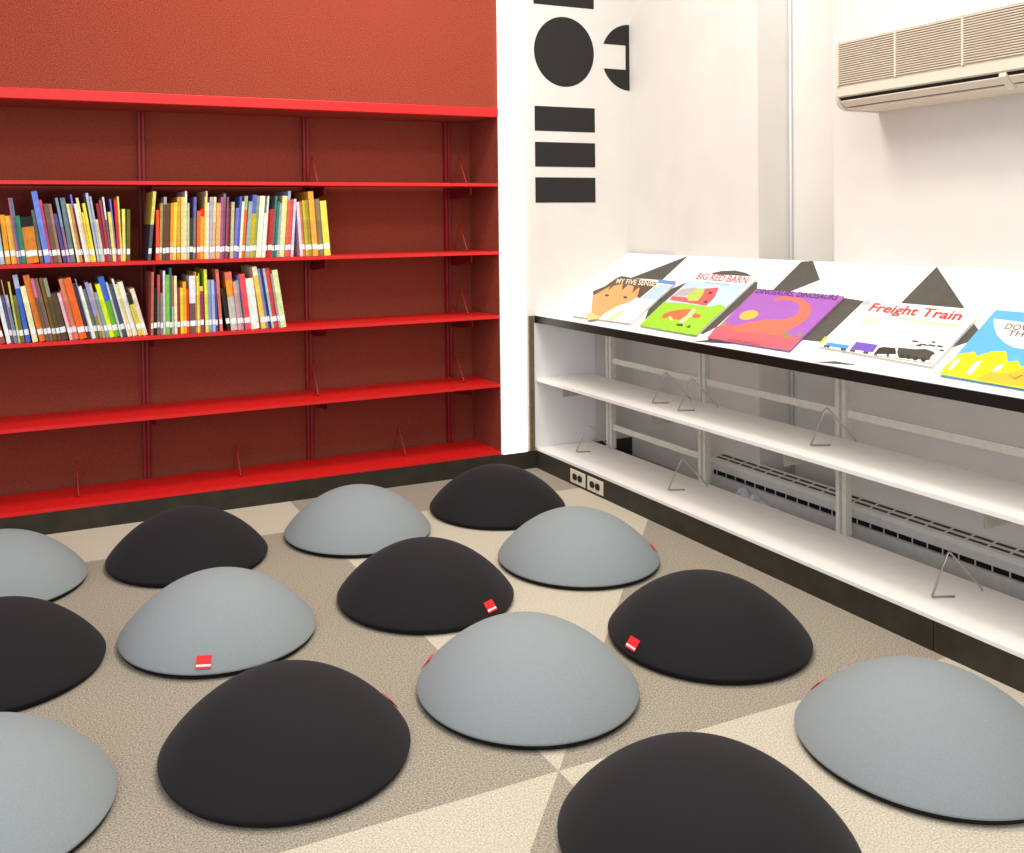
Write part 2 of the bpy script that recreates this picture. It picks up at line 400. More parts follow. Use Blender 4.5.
        ('cream', -1.5972, 0.0106, 0.0038, 0.2263, '0.95,0.9,0.72'),
        ('maroon', -1.5859, 0.0113, 0.0013, 0.1773, '0.6,0.2,0.25'),
        ('yellow', -1.5738, 0.0106, -0.0013, 0.1788, '0.96,0.82,0.2'),
        ('amber', -1.5628, 0.0133, -0.0018, 0.2018, '0.95,0.65,0.16'),
        ('scarlet', -1.5491, 0.0111, -0.0022, 0.1739, '0.86,0.26,0.12'),
        ('white and brown', -1.5373, 0.0222, -0.0049, 0.2242, '0.93,0.9,0.93; 0.48,0.46,0.32,0.32'),
        ('peach', -1.5147, 0.005, -0.0053, 0.2391, '0.9,0.66,0.36'),
        ('lemon yellow', -1.5093, 0.0073, -0.0056, 0.2232, '0.92,0.85,0.3'),
        ('lime', -1.5016, 0.0042, -0.006, 0.2345, '0.7,0.8,0.2'),
        ('plum', -1.4966, 0.0147, -0.0086, 0.1813, '0.9,0.78,0.3; 0.1,0.66,0.2,0.4'),
        ('pale lime', -1.478, 0.0116, -0.0149, 0.2475, '0.86,0.89,0.28'),
        ('grey-blue', -1.4656, 0.0144, -0.0172, 0.2058, '0.56,0.63,0.72'),
        ('lilac', -1.4509, 0.0117, -0.0176, 0.2053, '0.66,0.69,0.9'),
        ('purple', -1.4384, 0.0094, -0.02, 0.1988, '0.36,0.29,0.52'),
        ('salmon', -1.4212, 0.0126, -0.0579, 0.2461, '0.86,0.46,0.4'),
        ('black', -1.3933, 0.0158, -0.1474, 0.1682, '0.16,0.14,0.1'),
        ('orange and grey', -1.3771, 0.027, -0.0991, 0.2329, '0.86,0.45,0.36; 0.14,0.9,0.6,0.16; 0.42,0.78,0.76,0.7'),
        ('dusty pink', -1.3493, 0.0128, -0.1016, 0.1946, '0.82,0.6,0.64'),
        ('grey-green', -1.3361, 0.0092, -0.1021, 0.2002, '0.6,0.62,0.5'),
        ('blue', -1.3261, 0.0048, -0.1046, 0.2178, '0.42,0.52,0.86; 0.25,0.15,0.35,0.76'),
        ('red', -1.3209, 0.0237, -0.1051, 0.2234, '0.9,0.3,0.33'),
        ('broad white', -1.2956, 0.0332, -0.1115, 0.2049, '0.97,0.96,0.9'),
        ('tall cream and yellow', -1.2559, 0.0187, -0.1417, 0.2516, '0.94,0.9,0.76; 0.15,0.96,0.77,0.32'),
        ('slate', -1.2368, 0.0119, -0.1422, 0.2431, '0.52,0.52,0.68'),
        ('navy', -1.2245, 0.0102, -0.1426, 0.2428, '0.2,0.22,0.46'),
        ('pale blue', -1.2135, 0.0094, -0.1448, 0.2425, '0.66,0.76,0.82'),
        ('brick red', -1.2036, 0.0181, -0.1452, 0.244, '0.85,0.27,0.22'),
        ('grey', -1.1851, 0.0091, -0.1457, 0.2213, '0.6,0.62,0.6'),
        ('pale green', -1.1752, 0.0228, -0.1481, 0.2349, '0.86,0.89,0.64'),
    ],
}
DISPLAY_BOOKS = {
 'b1': dict(quad=[(0.209, 0.36), (0.624, 0.365), (0.7, 0.04), (0.285, 0.03)],
  art=[
   ('brown', (0.36, 0.24, 0.12), [(0.207, 0.353), (0.223, 0.372), (0.522, 0.342), (0.529, 0.321), (0.533, 0.294), (0.547, 0.216), (0.513, 0.222), (0.465, 0.269), (0.413, 0.296), (0.321, 0.302), (0.299, 0.288), (0.258, 0.266), (0.254, 0.232), (0.238, 0.19), (0.181, 0.228), (0.213, 0.278)]),
   ('peach', (0.96, 0.72, 0.42), [(0.227, 0.194), (0.241, 0.241), (0.245, 0.276), (0.287, 0.298), (0.317, 0.313), (0.457, 0.29), (0.521, 0.223), (0.522, 0.186), (0.484, 0.143), (0.468, 0.083), (0.48, 0.037), (0.427, 0.012), (0.391, 0.064), (0.331, 0.109)]),
   ('hairlock', (0.42, 0.27, 0.12), [(0.231, 0.303), (0.261, 0.318), (0.28, 0.246)]),
   ('hairlock', (0.42, 0.27, 0.12), [(0.302, 0.317), (0.35, 0.317), (0.368, 0.257)]),
   ('hairlock', (0.42, 0.27, 0.12), [(0.39, 0.316), (0.442, 0.311), (0.456, 0.247)]),
   ('lemon', (0.99, 0.9, 0.55), [(0.361, 0.054), (0.373, 0.077), (0.483, 0.046), (0.431, 0.016)]),
   ('cream', (0.99, 0.93, 0.72), [(0.531, 0.034), (0.527, 0.087), (0.553, 0.12), (0.568, 0.113), (0.579, 0.042)]),
   ('eye', (0.35, 0.22, 0.12), [(0.331, 0.211), (0.333, 0.208), (0.335, 0.206), (0.334, 0.204), (0.332, 0.202), (0.328, 0.201), (0.324, 0.201), (0.318, 0.202), (0.313, 0.203), (0.308, 0.205), (0.304, 0.208), (0.301, 0.21), (0.3, 0.213), (0.3, 0.215), (0.302, 0.217), (0.306, 0.218), (0.311, 0.218), (0.316, 0.217), (0.322, 0.216), (0.327, 0.214)]),
   ('eye', (0.35, 0.22, 0.12), [(0.465, 0.212), (0.467, 0.209), (0.468, 0.207), (0.468, 0.205), (0.466, 0.203), (0.462, 0.202), (0.458, 0.202), (0.453, 0.203), (0.448, 0.204), (0.443, 0.206), (0.439, 0.208), (0.437, 0.211), (0.436, 0.214), (0.436, 0.216), (0.438, 0.218), (0.442, 0.219), (0.446, 0.219), (0.451, 0.218), (0.456, 0.216), (0.461, 0.214)]),
   ('blue', (0.42, 0.6, 0.9), [(0.501, 0.367), (0.621, 0.363), (0.636, 0.335), (0.514, 0.341)]),
   ('paleblue', (0.8, 0.91, 0.97), [(0.539, 0.3), (0.535, 0.327), (0.636, 0.331), (0.635, 0.281), (0.669, 0.223), (0.557, 0.215)]),
  ],
  text=[
   ('MY FIVE SENSES', (0.99, 0.94, 0.82), (0.2573, 0.3098), (0.549, 0.3144), (0.2219, 0.3478)),
  ]),
 'b2': dict(quad=[(0.6726, 0.4362), (1.0183, 0.4404), (1.0992, 0.0395), (0.7558, 0.0393)],
  art=[
   ('sky', (0.84, 0.93, 0.99), [(0.685, 0.378), (1.02, 0.387), (1.061, 0.221), (0.983, 0.213), (0.719, 0.208)]),
   ('grass', (0.68, 0.92, 0.12), [(0.715, 0.206), (0.796, 0.215), (0.983, 0.213), (1.017, 0.235), (1.062, 0.221), (1.102, 0.031), (0.762, 0.036)]),
   ('roof', (0.8, 0.74, 0.74), [(0.712, 0.31), (0.775, 0.331), (0.803, 0.321), (0.786, 0.268), (0.717, 0.256)]),
   ('barn', (0.9, 0.38, 0.38), [(0.833, 0.329), (0.897, 0.346), (0.947, 0.273), (0.96, 0.216), (0.866, 0.221), (0.73, 0.228), (0.714, 0.256), (0.798, 0.258), (0.862, 0.283)]),
   ('bush', (0.8, 0.9, 0.3), [(0.8, 0.257), (0.788, 0.287), (0.79, 0.324), (0.837, 0.325), (0.868, 0.284), (0.885, 0.242), (0.838, 0.235)]),
   ('window', (0.35, 0.1, 0.1), [(0.879, 0.308), (0.893, 0.314), (0.904, 0.298), (0.89, 0.294)]),
   ('window', (0.35, 0.1, 0.1), [(0.92, 0.247), (0.934, 0.253), (0.943, 0.234), (0.93, 0.232)]),
   ('cow', (0.93, 0.46, 0.22), [(0.815, 0.107), (0.804, 0.131), (0.82, 0.152), (0.847, 0.169), (0.909, 0.185), (0.93, 0.144), (0.929, 0.105), (0.889, 0.107), (0.852, 0.122), (0.844, 0.103)]),
   ('cow', (0.93, 0.46, 0.22), [(0.953, 0.148), (0.958, 0.162), (1.002, 0.154), (1.007, 0.132), (0.98, 0.13)]),
   ('patch', (0.97, 0.9, 0.7), [(0.926, 0.161), (0.914, 0.186), (0.932, 0.187), (0.952, 0.161), (0.964, 0.107), (0.962, 0.086), (0.933, 0.097)]),
   ('patch', (0.97, 0.9, 0.7), [(0.853, 0.114), (0.856, 0.123), (0.89, 0.107), (0.894, 0.093)]),
   ('shade', (0.2, 0.3, 0.05), [(0.936, 0.077), (0.966, 0.087), (0.987, 0.071), (0.96, 0.069)]),
   ('shade', (0.2, 0.3, 0.05), [(1.003, 0.069), (1.015, 0.087), (1.027, 0.067)]),
   ('byline', (0.6, 0.78, 0.9), [(0.783, 0.376), (0.931, 0.371), (0.934, 0.366), (0.789, 0.37)]),
  ],
  text=[
   ('BIG RED BARN', (0.94, 0.36, 0.4), (0.7098, 0.3929), (1.0044, 0.3882), (0.6847, 0.4386)),
  ]),
 'b3': dict(quad=[(1.0888, 0.3602), (1.4925, 0.3585), (1.5434, 0.0307), (1.1637, 0.0278)],
  art=[
   ('ground', (0.95, 0.4, 0.45), [(1.14, 0.097), (1.187, 0.122), (1.284, 0.125), (1.531, 0.1), (1.545, 0.031), (1.164, 0.028)]),
   ('dinosaur', (0.98, 0.48, 0.36), [(1.203, 0.099), (1.244, 0.143), (1.304, 0.175), (1.377, 0.188), (1.404, 0.213), (1.389, 0.256), (1.353, 0.29), (1.308, 0.304), (1.267, 0.301), (1.246, 0.291), (1.226, 0.304), (1.242, 0.321), (1.279, 0.328), (1.343, 0.32), (1.403, 0.291), (1.441, 0.255), (1.463, 0.208), (1.463, 0.169), (1.447, 0.126), (1.447, 0.097), (1.392, 0.096), (1.314, 0.095), (1.246, 0.086)]),
   ('sun', (0.97, 0.8, 0.32), [(1.241, 0.208), (1.248, 0.2), (1.252, 0.19), (1.252, 0.18), (1.248, 0.172), (1.241, 0.165), (1.23, 0.161), (1.218, 0.159), (1.205, 0.161), (1.193, 0.165), (1.182, 0.172), (1.175, 0.181), (1.171, 0.191), (1.171, 0.2), (1.175, 0.209), (1.182, 0.216), (1.193, 0.22), (1.205, 0.222), (1.218, 0.22), (1.23, 0.215)]),
   ('shrub', (0.62, 0.6, 0.3), [(1.452, 0.103), (1.455, 0.118), (1.478, 0.115), (1.497, 0.098), (1.473, 0.091)]),
   ('shrub', (0.62, 0.6, 0.3), [(1.498, 0.115), (1.5, 0.127), (1.523, 0.122), (1.523, 0.101)]),
   ('shrub', (0.7, 0.6, 0.4), [(1.145, 0.109), (1.142, 0.135), (1.173, 0.125), (1.174, 0.104)]),
  ],
  text=[
   ('DINOSAURS, DINOSAURS', (0.34, 0.1, 0.4), (1.1083, 0.3298), (1.4811, 0.3316), (1.0968, 0.3602)),
   ('BYRON BARTON', (0.75, 0.08, 0.2), (1.2687, 0.0296), (1.4154, 0.03), (1.264, 0.0418)),
  ]),
 'b4': dict(quad=[(1.5881, 0.345), (1.995, 0.3075), (2.0278, 0.0591), (1.6204, 0.0747)],
  art=[
   ('seal', (0.82, 0.82, 0.8), [(1.613, 0.343), (1.617, 0.338), (1.619, 0.333), (1.62, 0.327), (1.619, 0.322), (1.617, 0.318), (1.613, 0.316), (1.609, 0.315), (1.603, 0.315), (1.598, 0.318), (1.593, 0.321), (1.589, 0.326), (1.587, 0.331), (1.586, 0.337), (1.587, 0.342), (1.589, 0.346), (1.593, 0.348), (1.598, 0.349), (1.603, 0.349), (1.609, 0.346)]),
   ('steam', (0.98, 0.93, 0.85), [(1.712, 0.257), (1.718, 0.248), (1.722, 0.239), (1.723, 0.229), (1.721, 0.22), (1.716, 0.212), (1.709, 0.206), (1.7, 0.203), (1.691, 0.204), (1.681, 0.207), (1.673, 0.214), (1.666, 0.222), (1.662, 0.232), (1.661, 0.242), (1.663, 0.252), (1.668, 0.26), (1.675, 0.265), (1.685, 0.268), (1.694, 0.267), (1.704, 0.263)]),
   ('subtitle', (0.96, 0.9, 0.7), [(1.768, 0.27), (1.975, 0.261), (1.978, 0.248), (1.774, 0.258)]),
   ('yellow', (0.93, 0.95, 0.15), [(1.616, 0.088), (1.607, 0.127), (1.619, 0.124), (1.63, 0.084)]),
   ('blue', (0.28, 0.66, 0.95), [(1.639, 0.099), (1.722, 0.099), (1.731, 0.08), (1.647, 0.08)]),
   ('purple', (0.5, 0.34, 0.8), [(1.73, 0.122), (1.808, 0.121), (1.82, 0.082), (1.74, 0.082)]),
   ('black', (0.18, 0.16, 0.13), [(1.821, 0.108), (1.832, 0.115), (1.87, 0.117), (1.894, 0.089), (1.828, 0.075)]),
   ('engine', (0.3, 0.28, 0.23), [(1.877, 0.122), (1.93, 0.124), (1.956, 0.132), (1.984, 0.125), (1.996, 0.119), (1.995, 0.102), (2.002, 0.084), (1.913, 0.074), (1.889, 0.099)]),
   ('wheel', (0.3, 0.3, 0.28), [(1.653, 0.08), (1.655, 0.077), (1.656, 0.075), (1.656, 0.074), (1.655, 0.073), (1.654, 0.072), (1.652, 0.072), (1.65, 0.073), (1.648, 0.074), (1.645, 0.075), (1.644, 0.077), (1.642, 0.079), (1.641, 0.081), (1.641, 0.083), (1.642, 0.084), (1.643, 0.085), (1.645, 0.085), (1.647, 0.084), (1.649, 0.083), (1.651, 0.082)]),
   ('wheel', (0.3, 0.3, 0.28), [(1.664, 0.08), (1.665, 0.078), (1.666, 0.076), (1.666, 0.074), (1.666, 0.073), (1.664, 0.072), (1.663, 0.072), (1.661, 0.073), (1.658, 0.074), (1.656, 0.076), (1.654, 0.078), (1.653, 0.08), (1.652, 0.082), (1.652, 0.084), (1.652, 0.085), (1.654, 0.085), (1.655, 0.085), (1.657, 0.085), (1.66, 0.084), (1.662, 0.082)]),
   ('wheel', (0.3, 0.3, 0.28), [(1.72, 0.077), (1.721, 0.075), (1.722, 0.073), (1.722, 0.071), (1.722, 0.07), (1.72, 0.069), (1.719, 0.069), (1.717, 0.07), (1.714, 0.071), (1.712, 0.073), (1.71, 0.074), (1.709, 0.076), (1.708, 0.078), (1.708, 0.08), (1.709, 0.081), (1.71, 0.082), (1.712, 0.082), (1.714, 0.081), (1.716, 0.08), (1.718, 0.079)]),
   ('wheel', (0.3, 0.3, 0.28), [(1.729, 0.077), (1.73, 0.075), (1.731, 0.073), (1.731, 0.071), (1.731, 0.07), (1.729, 0.07), (1.728, 0.069), (1.726, 0.07), (1.724, 0.071), (1.721, 0.073), (1.72, 0.075), (1.718, 0.077), (1.718, 0.079), (1.717, 0.08), (1.718, 0.081), (1.719, 0.082), (1.721, 0.082), (1.723, 0.082), (1.725, 0.08), (1.727, 0.079)]),
   ('wheel', (0.3, 0.3, 0.28), [(1.753, 0.077), (1.754, 0.075), (1.755, 0.073), (1.755, 0.071), (1.755, 0.07), (1.754, 0.07), (1.752, 0.07), (1.75, 0.07), (1.748, 0.071), (1.746, 0.073), (1.744, 0.075), (1.743, 0.077), (1.742, 0.079), (1.742, 0.08), (1.742, 0.081), (1.744, 0.082), (1.745, 0.082), (1.747, 0.082), (1.749, 0.08), (1.751, 0.079)]),
   ('wheel', (0.3, 0.3, 0.28), [(1.762, 0.077), (1.763, 0.075), (1.764, 0.073), (1.764, 0.072), (1.764, 0.07), (1.762, 0.07), (1.761, 0.07), (1.759, 0.07), (1.757, 0.071), (1.755, 0.073), (1.753, 0.075), (1.752, 0.077), (1.751, 0.079), (1.751, 0.08), (1.751, 0.082), (1.752, 0.082), (1.754, 0.082), (1.756, 0.082), (1.758, 0.081), (1.76, 0.079)]),
   ('wheel', (0.3, 0.3, 0.28), [(1.8, 0.077), (1.802, 0.075), (1.802, 0.073), (1.803, 0.071), (1.802, 0.07), (1.801, 0.07), (1.799, 0.07), (1.797, 0.07), (1.795, 0.071), (1.793, 0.073), (1.792, 0.075), (1.79, 0.077), (1.79, 0.079), (1.79, 0.08), (1.79, 0.081), (1.791, 0.082), (1.793, 0.082), (1.795, 0.081), (1.797, 0.08), (1.799, 0.079)]),
   ('wheel', (0.3, 0.3, 0.28), [(1.809, 0.077), (1.81, 0.075), (1.811, 0.073), (1.811, 0.072), (1.811, 0.07), (1.81, 0.07), (1.808, 0.07), (1.806, 0.07), (1.804, 0.072), (1.802, 0.073), (1.8, 0.075), (1.799, 0.077), (1.798, 0.079), (1.798, 0.08), (1.799, 0.082), (1.8, 0.082), (1.802, 0.082), (1.803, 0.082), (1.806, 0.081), (1.807, 0.079)]),
   ('wheel', (0.3, 0.3, 0.28), [(1.84, 0.075), (1.841, 0.073), (1.842, 0.072), (1.842, 0.07), (1.842, 0.069), (1.841, 0.068), (1.839, 0.068), (1.837, 0.069), (1.835, 0.07), (1.833, 0.071), (1.832, 0.073), (1.83, 0.075), (1.83, 0.077), (1.83, 0.079), (1.83, 0.08), (1.831, 0.081), (1.833, 0.081), (1.835, 0.08), (1.837, 0.079), (1.839, 0.077)]),
   ('wheel', (0.3, 0.3, 0.28), [(1.878, 0.079), (1.879, 0.077), (1.88, 0.075), (1.88, 0.074), (1.88, 0.073), (1.879, 0.072), (1.877, 0.072), (1.875, 0.073), (1.873, 0.074), (1.871, 0.075), (1.87, 0.077), (1.869, 0.079), (1.868, 0.081), (1.868, 0.082), (1.869, 0.084), (1.869, 0.084), (1.871, 0.084), (1.873, 0.084), (1.875, 0.083), (1.877, 0.081)]),
   ('wheel', (0.15, 0.15, 0.13), [(1.923, 0.086), (1.925, 0.084), (1.925, 0.081), (1.925, 0.079), (1.924, 0.077), (1.922, 0.076), (1.92, 0.076), (1.917, 0.076), (1.914, 0.078), (1.911, 0.08), (1.908, 0.083), (1.907, 0.086), (1.906, 0.088), (1.906, 0.091), (1.907, 0.093), (1.909, 0.094), (1.912, 0.094), (1.915, 0.093), (1.918, 0.091), (1.921, 0.089)]),
   ('wheel', (0.15, 0.15, 0.13), [(1.945, 0.086), (1.946, 0.083), (1.947, 0.08), (1.947, 0.078), (1.946, 0.076), (1.944, 0.075), (1.942, 0.075), (1.939, 0.076), (1.936, 0.077), (1.933, 0.08), (1.93, 0.082), (1.929, 0.085), (1.928, 0.088), (1.928, 0.09), (1.929, 0.092), (1.931, 0.093), (1.934, 0.093), (1.937, 0.092), (1.94, 0.09), (1.942, 0.088)]),
   ('wheel', (0.15, 0.15, 0.13), [(1.967, 0.084), (1.968, 0.081), (1.969, 0.079), (1.969, 0.076), (1.968, 0.075), (1.966, 0.074), (1.964, 0.073), (1.961, 0.074), (1.958, 0.076), (1.955, 0.078), (1.953, 0.081), (1.951, 0.084), (1.95, 0.086), (1.95, 0.088), (1.952, 0.09), (1.954, 0.091), (1.956, 0.091), (1.959, 0.09), (1.962, 0.089), (1.965, 0.087)]),
   ('wheel', (0.15, 0.15, 0.13), [(1.993, 0.084), (1.994, 0.081), (1.995, 0.078), (1.995, 0.076), (1.994, 0.074), (1.992, 0.073), (1.99, 0.073), (1.987, 0.074), (1.984, 0.075), (1.981, 0.078), (1.979, 0.08), (1.977, 0.083), (1.977, 0.086), (1.977, 0.088), (1.978, 0.09), (1.98, 0.091), (1.982, 0.091), (1.985, 0.09), (1.988, 0.088), (1.991, 0.086)]),
   ('smoke', (0.25, 0.24, 0.2), [(1.916, 0.16), (1.916, 0.158), (1.915, 0.157), (1.913, 0.157), (1.91, 0.156), (1.907, 0.156), (1.903, 0.156), (1.899, 0.157), (1.896, 0.158), (1.893, 0.159), (1.892, 0.16), (1.892, 0.162), (1.893, 0.163), (1.895, 0.163), (1.898, 0.164), (1.902, 0.164), (1.905, 0.164), (1.909, 0.163), (1.912, 0.162), (1.915, 0.161)]),
   ('smoke', (0.25, 0.24, 0.2), [(1.954, 0.149), (1.954, 0.148), (1.952, 0.147), (1.949, 0.146), (1.945, 0.146), (1.94, 0.146), (1.935, 0.146), (1.931, 0.147), (1.927, 0.148), (1.924, 0.149), (1.922, 0.15), (1.922, 0.151), (1.924, 0.152), (1.927, 0.153), (1.931, 0.153), (1.936, 0.153), (1.941, 0.153), (1.946, 0.152), (1.95, 0.151), (1.952, 0.15)]),
   ('smoke', (0.25, 0.24, 0.2), [(1.976, 0.15), (1.976, 0.149), (1.975, 0.148), (1.973, 0.147), (1.97, 0.147), (1.966, 0.147), (1.962, 0.147), (1.958, 0.148), (1.954, 0.149), (1.952, 0.15), (1.95, 0.151), (1.95, 0.152), (1.951, 0.153), (1.954, 0.154), (1.957, 0.155), (1.961, 0.155), (1.965, 0.154), (1.969, 0.154), (1.972, 0.153), (1.975, 0.152)]),
   ('smoke', (0.25, 0.24, 0.2), [(1.937, 0.142), (1.937, 0.141), (1.936, 0.14), (1.935, 0.14), (1.932, 0.139), (1.929, 0.139), (1.926, 0.139), (1.923, 0.14), (1.921, 0.141), (1.919, 0.142), (1.917, 0.143), (1.917, 0.144), (1.918, 0.145), (1.919, 0.146), (1.922, 0.146), (1.925, 0.147), (1.928, 0.146), (1.931, 0.146), (1.933, 0.145), (1.935, 0.144)]),
   ('smoke', (0.25, 0.24, 0.2), [(1.998, 0.152), (1.998, 0.151), (1.998, 0.15), (1.996, 0.149), (1.993, 0.148), (1.99, 0.148), (1.987, 0.148), (1.984, 0.149), (1.981, 0.15), (1.979, 0.151), (1.978, 0.152), (1.978, 0.153), (1.978, 0.154), (1.98, 0.155), (1.983, 0.156), (1.986, 0.156), (1.989, 0.155), (1.992, 0.155), (1.995, 0.154), (1.997, 0.153)]),
   ('smoke', (0.25, 0.24, 0.2), [(1.964, 0.167), (1.964, 0.166), (1.964, 0.165), (1.963, 0.164), (1.961, 0.163), (1.96, 0.163), (1.957, 0.163), (1.955, 0.164), (1.954, 0.165), (1.952, 0.166), (1.951, 0.167), (1.95, 0.168), (1.951, 0.169), (1.952, 0.17), (1.953, 0.171), (1.955, 0.171), (1.957, 0.171), (1.959, 0.17), (1.961, 0.169), (1.962, 0.168)]),
   ('smoke', (0.25, 0.24, 0.2), [(2.012, 0.134), (2.013, 0.133), (2.012, 0.132), (2.011, 0.131), (2.01, 0.131), (2.007, 0.131), (2.005, 0.131), (2.003, 0.132), (2.001, 0.132), (1.999, 0.133), (1.998, 0.135), (1.998, 0.136), (1.998, 0.137), (1.999, 0.138), (2.001, 0.138), (2.003, 0.138), (2.005, 0.138), (2.008, 0.137), (2.01, 0.137), (2.011, 0.135)]),
   ('track', (0.75, 0.68, 0.55), [(1.833, 0.07), (2.022, 0.071), (2.024, 0.068), (1.835, 0.067)]),
  ],
  text=[
   ('Freight Train', (0.93, 0.24, 0.2), (1.6417, 0.2886), (1.9567, 0.285), (1.6323, 0.3331)),
  ]),
 'b5': dict(quad=[(2.022, 0.354), (2.4, 0.35), (2.447, 0.029), (2.069, 0.031)],
  art=[
   ('cloud', (0.99, 0.99, 0.98), [(2.043, 0.31), (2.131, 0.306), (2.182, 0.299), (2.233, 0.206), (2.222, 0.189), (2.196, 0.186), (2.177, 0.187), (2.138, 0.205), (2.1, 0.235), (2.069, 0.271)]),
   ('bush', (0.97, 0.95, 0.08), [(2.069, 0.032), (2.059, 0.066), (2.06, 0.131), (2.093, 0.148), (2.111, 0.129), (2.12, 0.145), (2.137, 0.161), (2.167, 0.168), (2.198, 0.124), (2.218, 0.135), (2.239, 0.113), (2.259, 0.113), (2.292, 0.105), (2.324, 0.098), (2.353, 0.029), (2.295, 0.027)]),
   ('path', (0.99, 0.99, 0.96), [(2.076, 0.059), (2.065, 0.097), (2.076, 0.114), (2.084, 0.084), (2.086, 0.056)]),
   ('path', (0.99, 0.99, 0.96), [(2.129, 0.056), (2.123, 0.1), (2.134, 0.12), (2.142, 0.082), (2.147, 0.044)]),
   ('path', (0.99, 0.99, 0.96), [(2.189, 0.072), (2.182, 0.098), (2.193, 0.115), (2.202, 0.087)]),
   ('orange', (0.98, 0.8, 0.22), [(2.17, 0.034), (2.181, 0.07), (2.232, 0.08), (2.249, 0.105), (2.292, 0.1), (2.322, 0.035), (2.291, 0.034), (2.187, 0.032)]),
   ('branch', (0.75, 0.5, 0.15), [(2.23, 0.075), (2.253, 0.063), (2.263, 0.082), (2.266, 0.077), (2.258, 0.056), (2.237, 0.069)]),
  ],
  text=[
   ('DOWN', (0.5, 0.34, 0.2), (2.1004, 0.2666), (2.1935, 0.2661), (2.0938, 0.2933)),
   ('THE', (0.5, 0.34, 0.2), (2.1238, 0.2371), (2.1853, 0.2382), (2.1183, 0.2629)),
  ]),
}
DISPLAY_MARKS = [
   [(0.448, 0.583), (0.287, 0.373), (0.259, 0.316), (0.536, 0.222), (0.517, 0.336)],
   [(0.676, 0.387), (0.616, 0.286), (0.652, 0.182), (0.726, 0.092), (0.848, 0.069), (1.109, 0.055), (1.125, 0.106), (1.082, 0.363), (1.034, 0.417)],
   [(0.735, 0.458), (0.774, 0.478), (0.84, 0.488), (0.915, 0.475), (0.978, 0.449), (0.934, 0.422), (0.782, 0.43)],
   [(1.156, 0.365), (1.109, 0.578), (1.158, 0.586), (1.299, 0.46), (1.24, 0.372)],
   [(1.486, 0.36), (1.573, 0.352), (1.605, 0.108), (1.532, 0.105)],
   [(1.11, 0.005), (1.166, 0.026), (1.295, 0.028)],
   [(1.661, 0.004), (1.728, 0.024), (1.818, 0.024)],
   [(1.675, 0.584), (1.707, 0.359), (1.921, 0.36)],
   [(1.999, 0.286), (2.033, 0.256), (2.037, 0.199), (2.012, 0.165)],
]
ROW_Z = {'UL': .997, 'UR': .997, 'LL': .7085, 'LR': .7085}
ROW_NAME = {'UL': 'upper left row', 'UR': 'upper right row', 'LL': 'lower left row', 'LR': 'lower right row'}
def make_book(row, i, name, X, w, ta, h, bands):
    z0 = ROW_Z[row] + .0005
    ang = math.atan(ta)                       # + leans to the right
    t = max(.003, w * math.cos(ang) - .0004); L = h / math.cos(ang)
    if ang <= 0: px, lx0 = X, 0.0             # pivots on its lower left edge
    else: px, lx0 = X + w, -t                 # pivots on its lower right edge
    rng = random.Random(hash((row, i)) % 1000 + i * 17)
    dep = min(.215, max(.15, L * .88)); y0 = .012 + (i * 7 % 5) * .0022
    lean = 'leaning ' if abs(ta) > .16 else ''
    art = 'picture book'
    lab = '%s%s picture book, %s from the left in the %s' % (lean, name, ordinal(i + 1), ROW_NAME[row])
    bk = thing('picture_book', lab, 'book', (px, y0, z0), 'picture books in the ' + ROW_NAME[row] + ' on the red shelves', (0, ang, 0))
    cols = [tuple(bands[0])] + [tuple(b[1:]) for b in bands[1:]]
    cuts = [0.0] + [b[0] for b in bands[1:]] + [1.0]
    mats = [mat('book_cover', c, .45, var=.10, scale=55) for c in cols]
    ct = min(.0016, t * .28); c = MB()
    for k in range(len(cols)):
        zb, za = L * (1 - cuts[k + 1]), L * (1 - cuts[k])
        c.box(lx0, lx0 + t, 0, ct, zb, za, k)                        # spine
        c.box(lx0, lx0 + ct, ct, dep, zb, za, k); c.box(lx0 + t - ct, lx0 + t, ct, dep, zb, za, k)
    c.build('cover', mats, bk, world=False)
    MB().box(lx0 + ct, lx0 + t - ct, ct, dep - .004, .003, L - .004).build('pages', [M_page], bk, world=False)
    ls = .026 + (i % 3) * .0015
    MB().box(lx0 + t * .04, lx0 + t * .96, -.0006, -.0001, ls, ls + .021).build('spine_label', [M_sticker], bk, world=False)
for row, books in BOOK_ROWS.items():
    for i, (name, X, w, ta, h, cs) in enumerate(books):
        make_book(row, i, name, X, w, ta, h, [[float(v) for v in q.split(',')] for q in cs.split(';')])

# wire bookends
def wire_bookend(x, z, ys, hgt, apex_dy, foot, m, name, label, group, rotz=0.0, axis='y'):
    """front leg, apex, back leg and a short foot along the shelf"""
    t = thing(name, label, 'bookend', (x, ys[0], z), group)
    r = .003
    y0, y1 = 0, ys[1] - ys[0]
    p = MB().tube([(foot, .010, r), (.004, 0, r), (0, 0, .006), (0, apex_dy, hgt - .004), (0, apex_dy + .006, hgt), (0, apex_dy + .012, hgt - .005), (0, y1, .008), (0, y1 + .003, r), (foot * .9, y1, r)], r, 8)
    p.build('bent_wire', [m], t, world=False)
    t.rotation_euler[2] = rotz
    return t
RB = [(-.985, 1.3025, 'thin red wire bookend on the top shelf near the middle upright'), (-.285, 1.3025, 'thin red wire bookend at the right end of the top red shelf'),
      (-.285, .997, 'thin red wire bookend at the right end of the red shelf carrying the upper books'), (-.285, .7085, 'thin red wire bookend at the right end of the red shelf carrying the lower books'),
      (-.995, .40, 'thin red wire bookend in the middle of the empty fourth red shelf'), (-.31, .40, 'thin red wire bookend at the right end of the empty fourth red shelf'),
      (-1.952, .095, 'leftmost red wire bookend on the lowest red shelf'), (-1.33, .095, 'middle red wire bookend on the lowest red shelf'), (-.60, .095, 'rightmost red wire bookend on the lowest red shelf')]
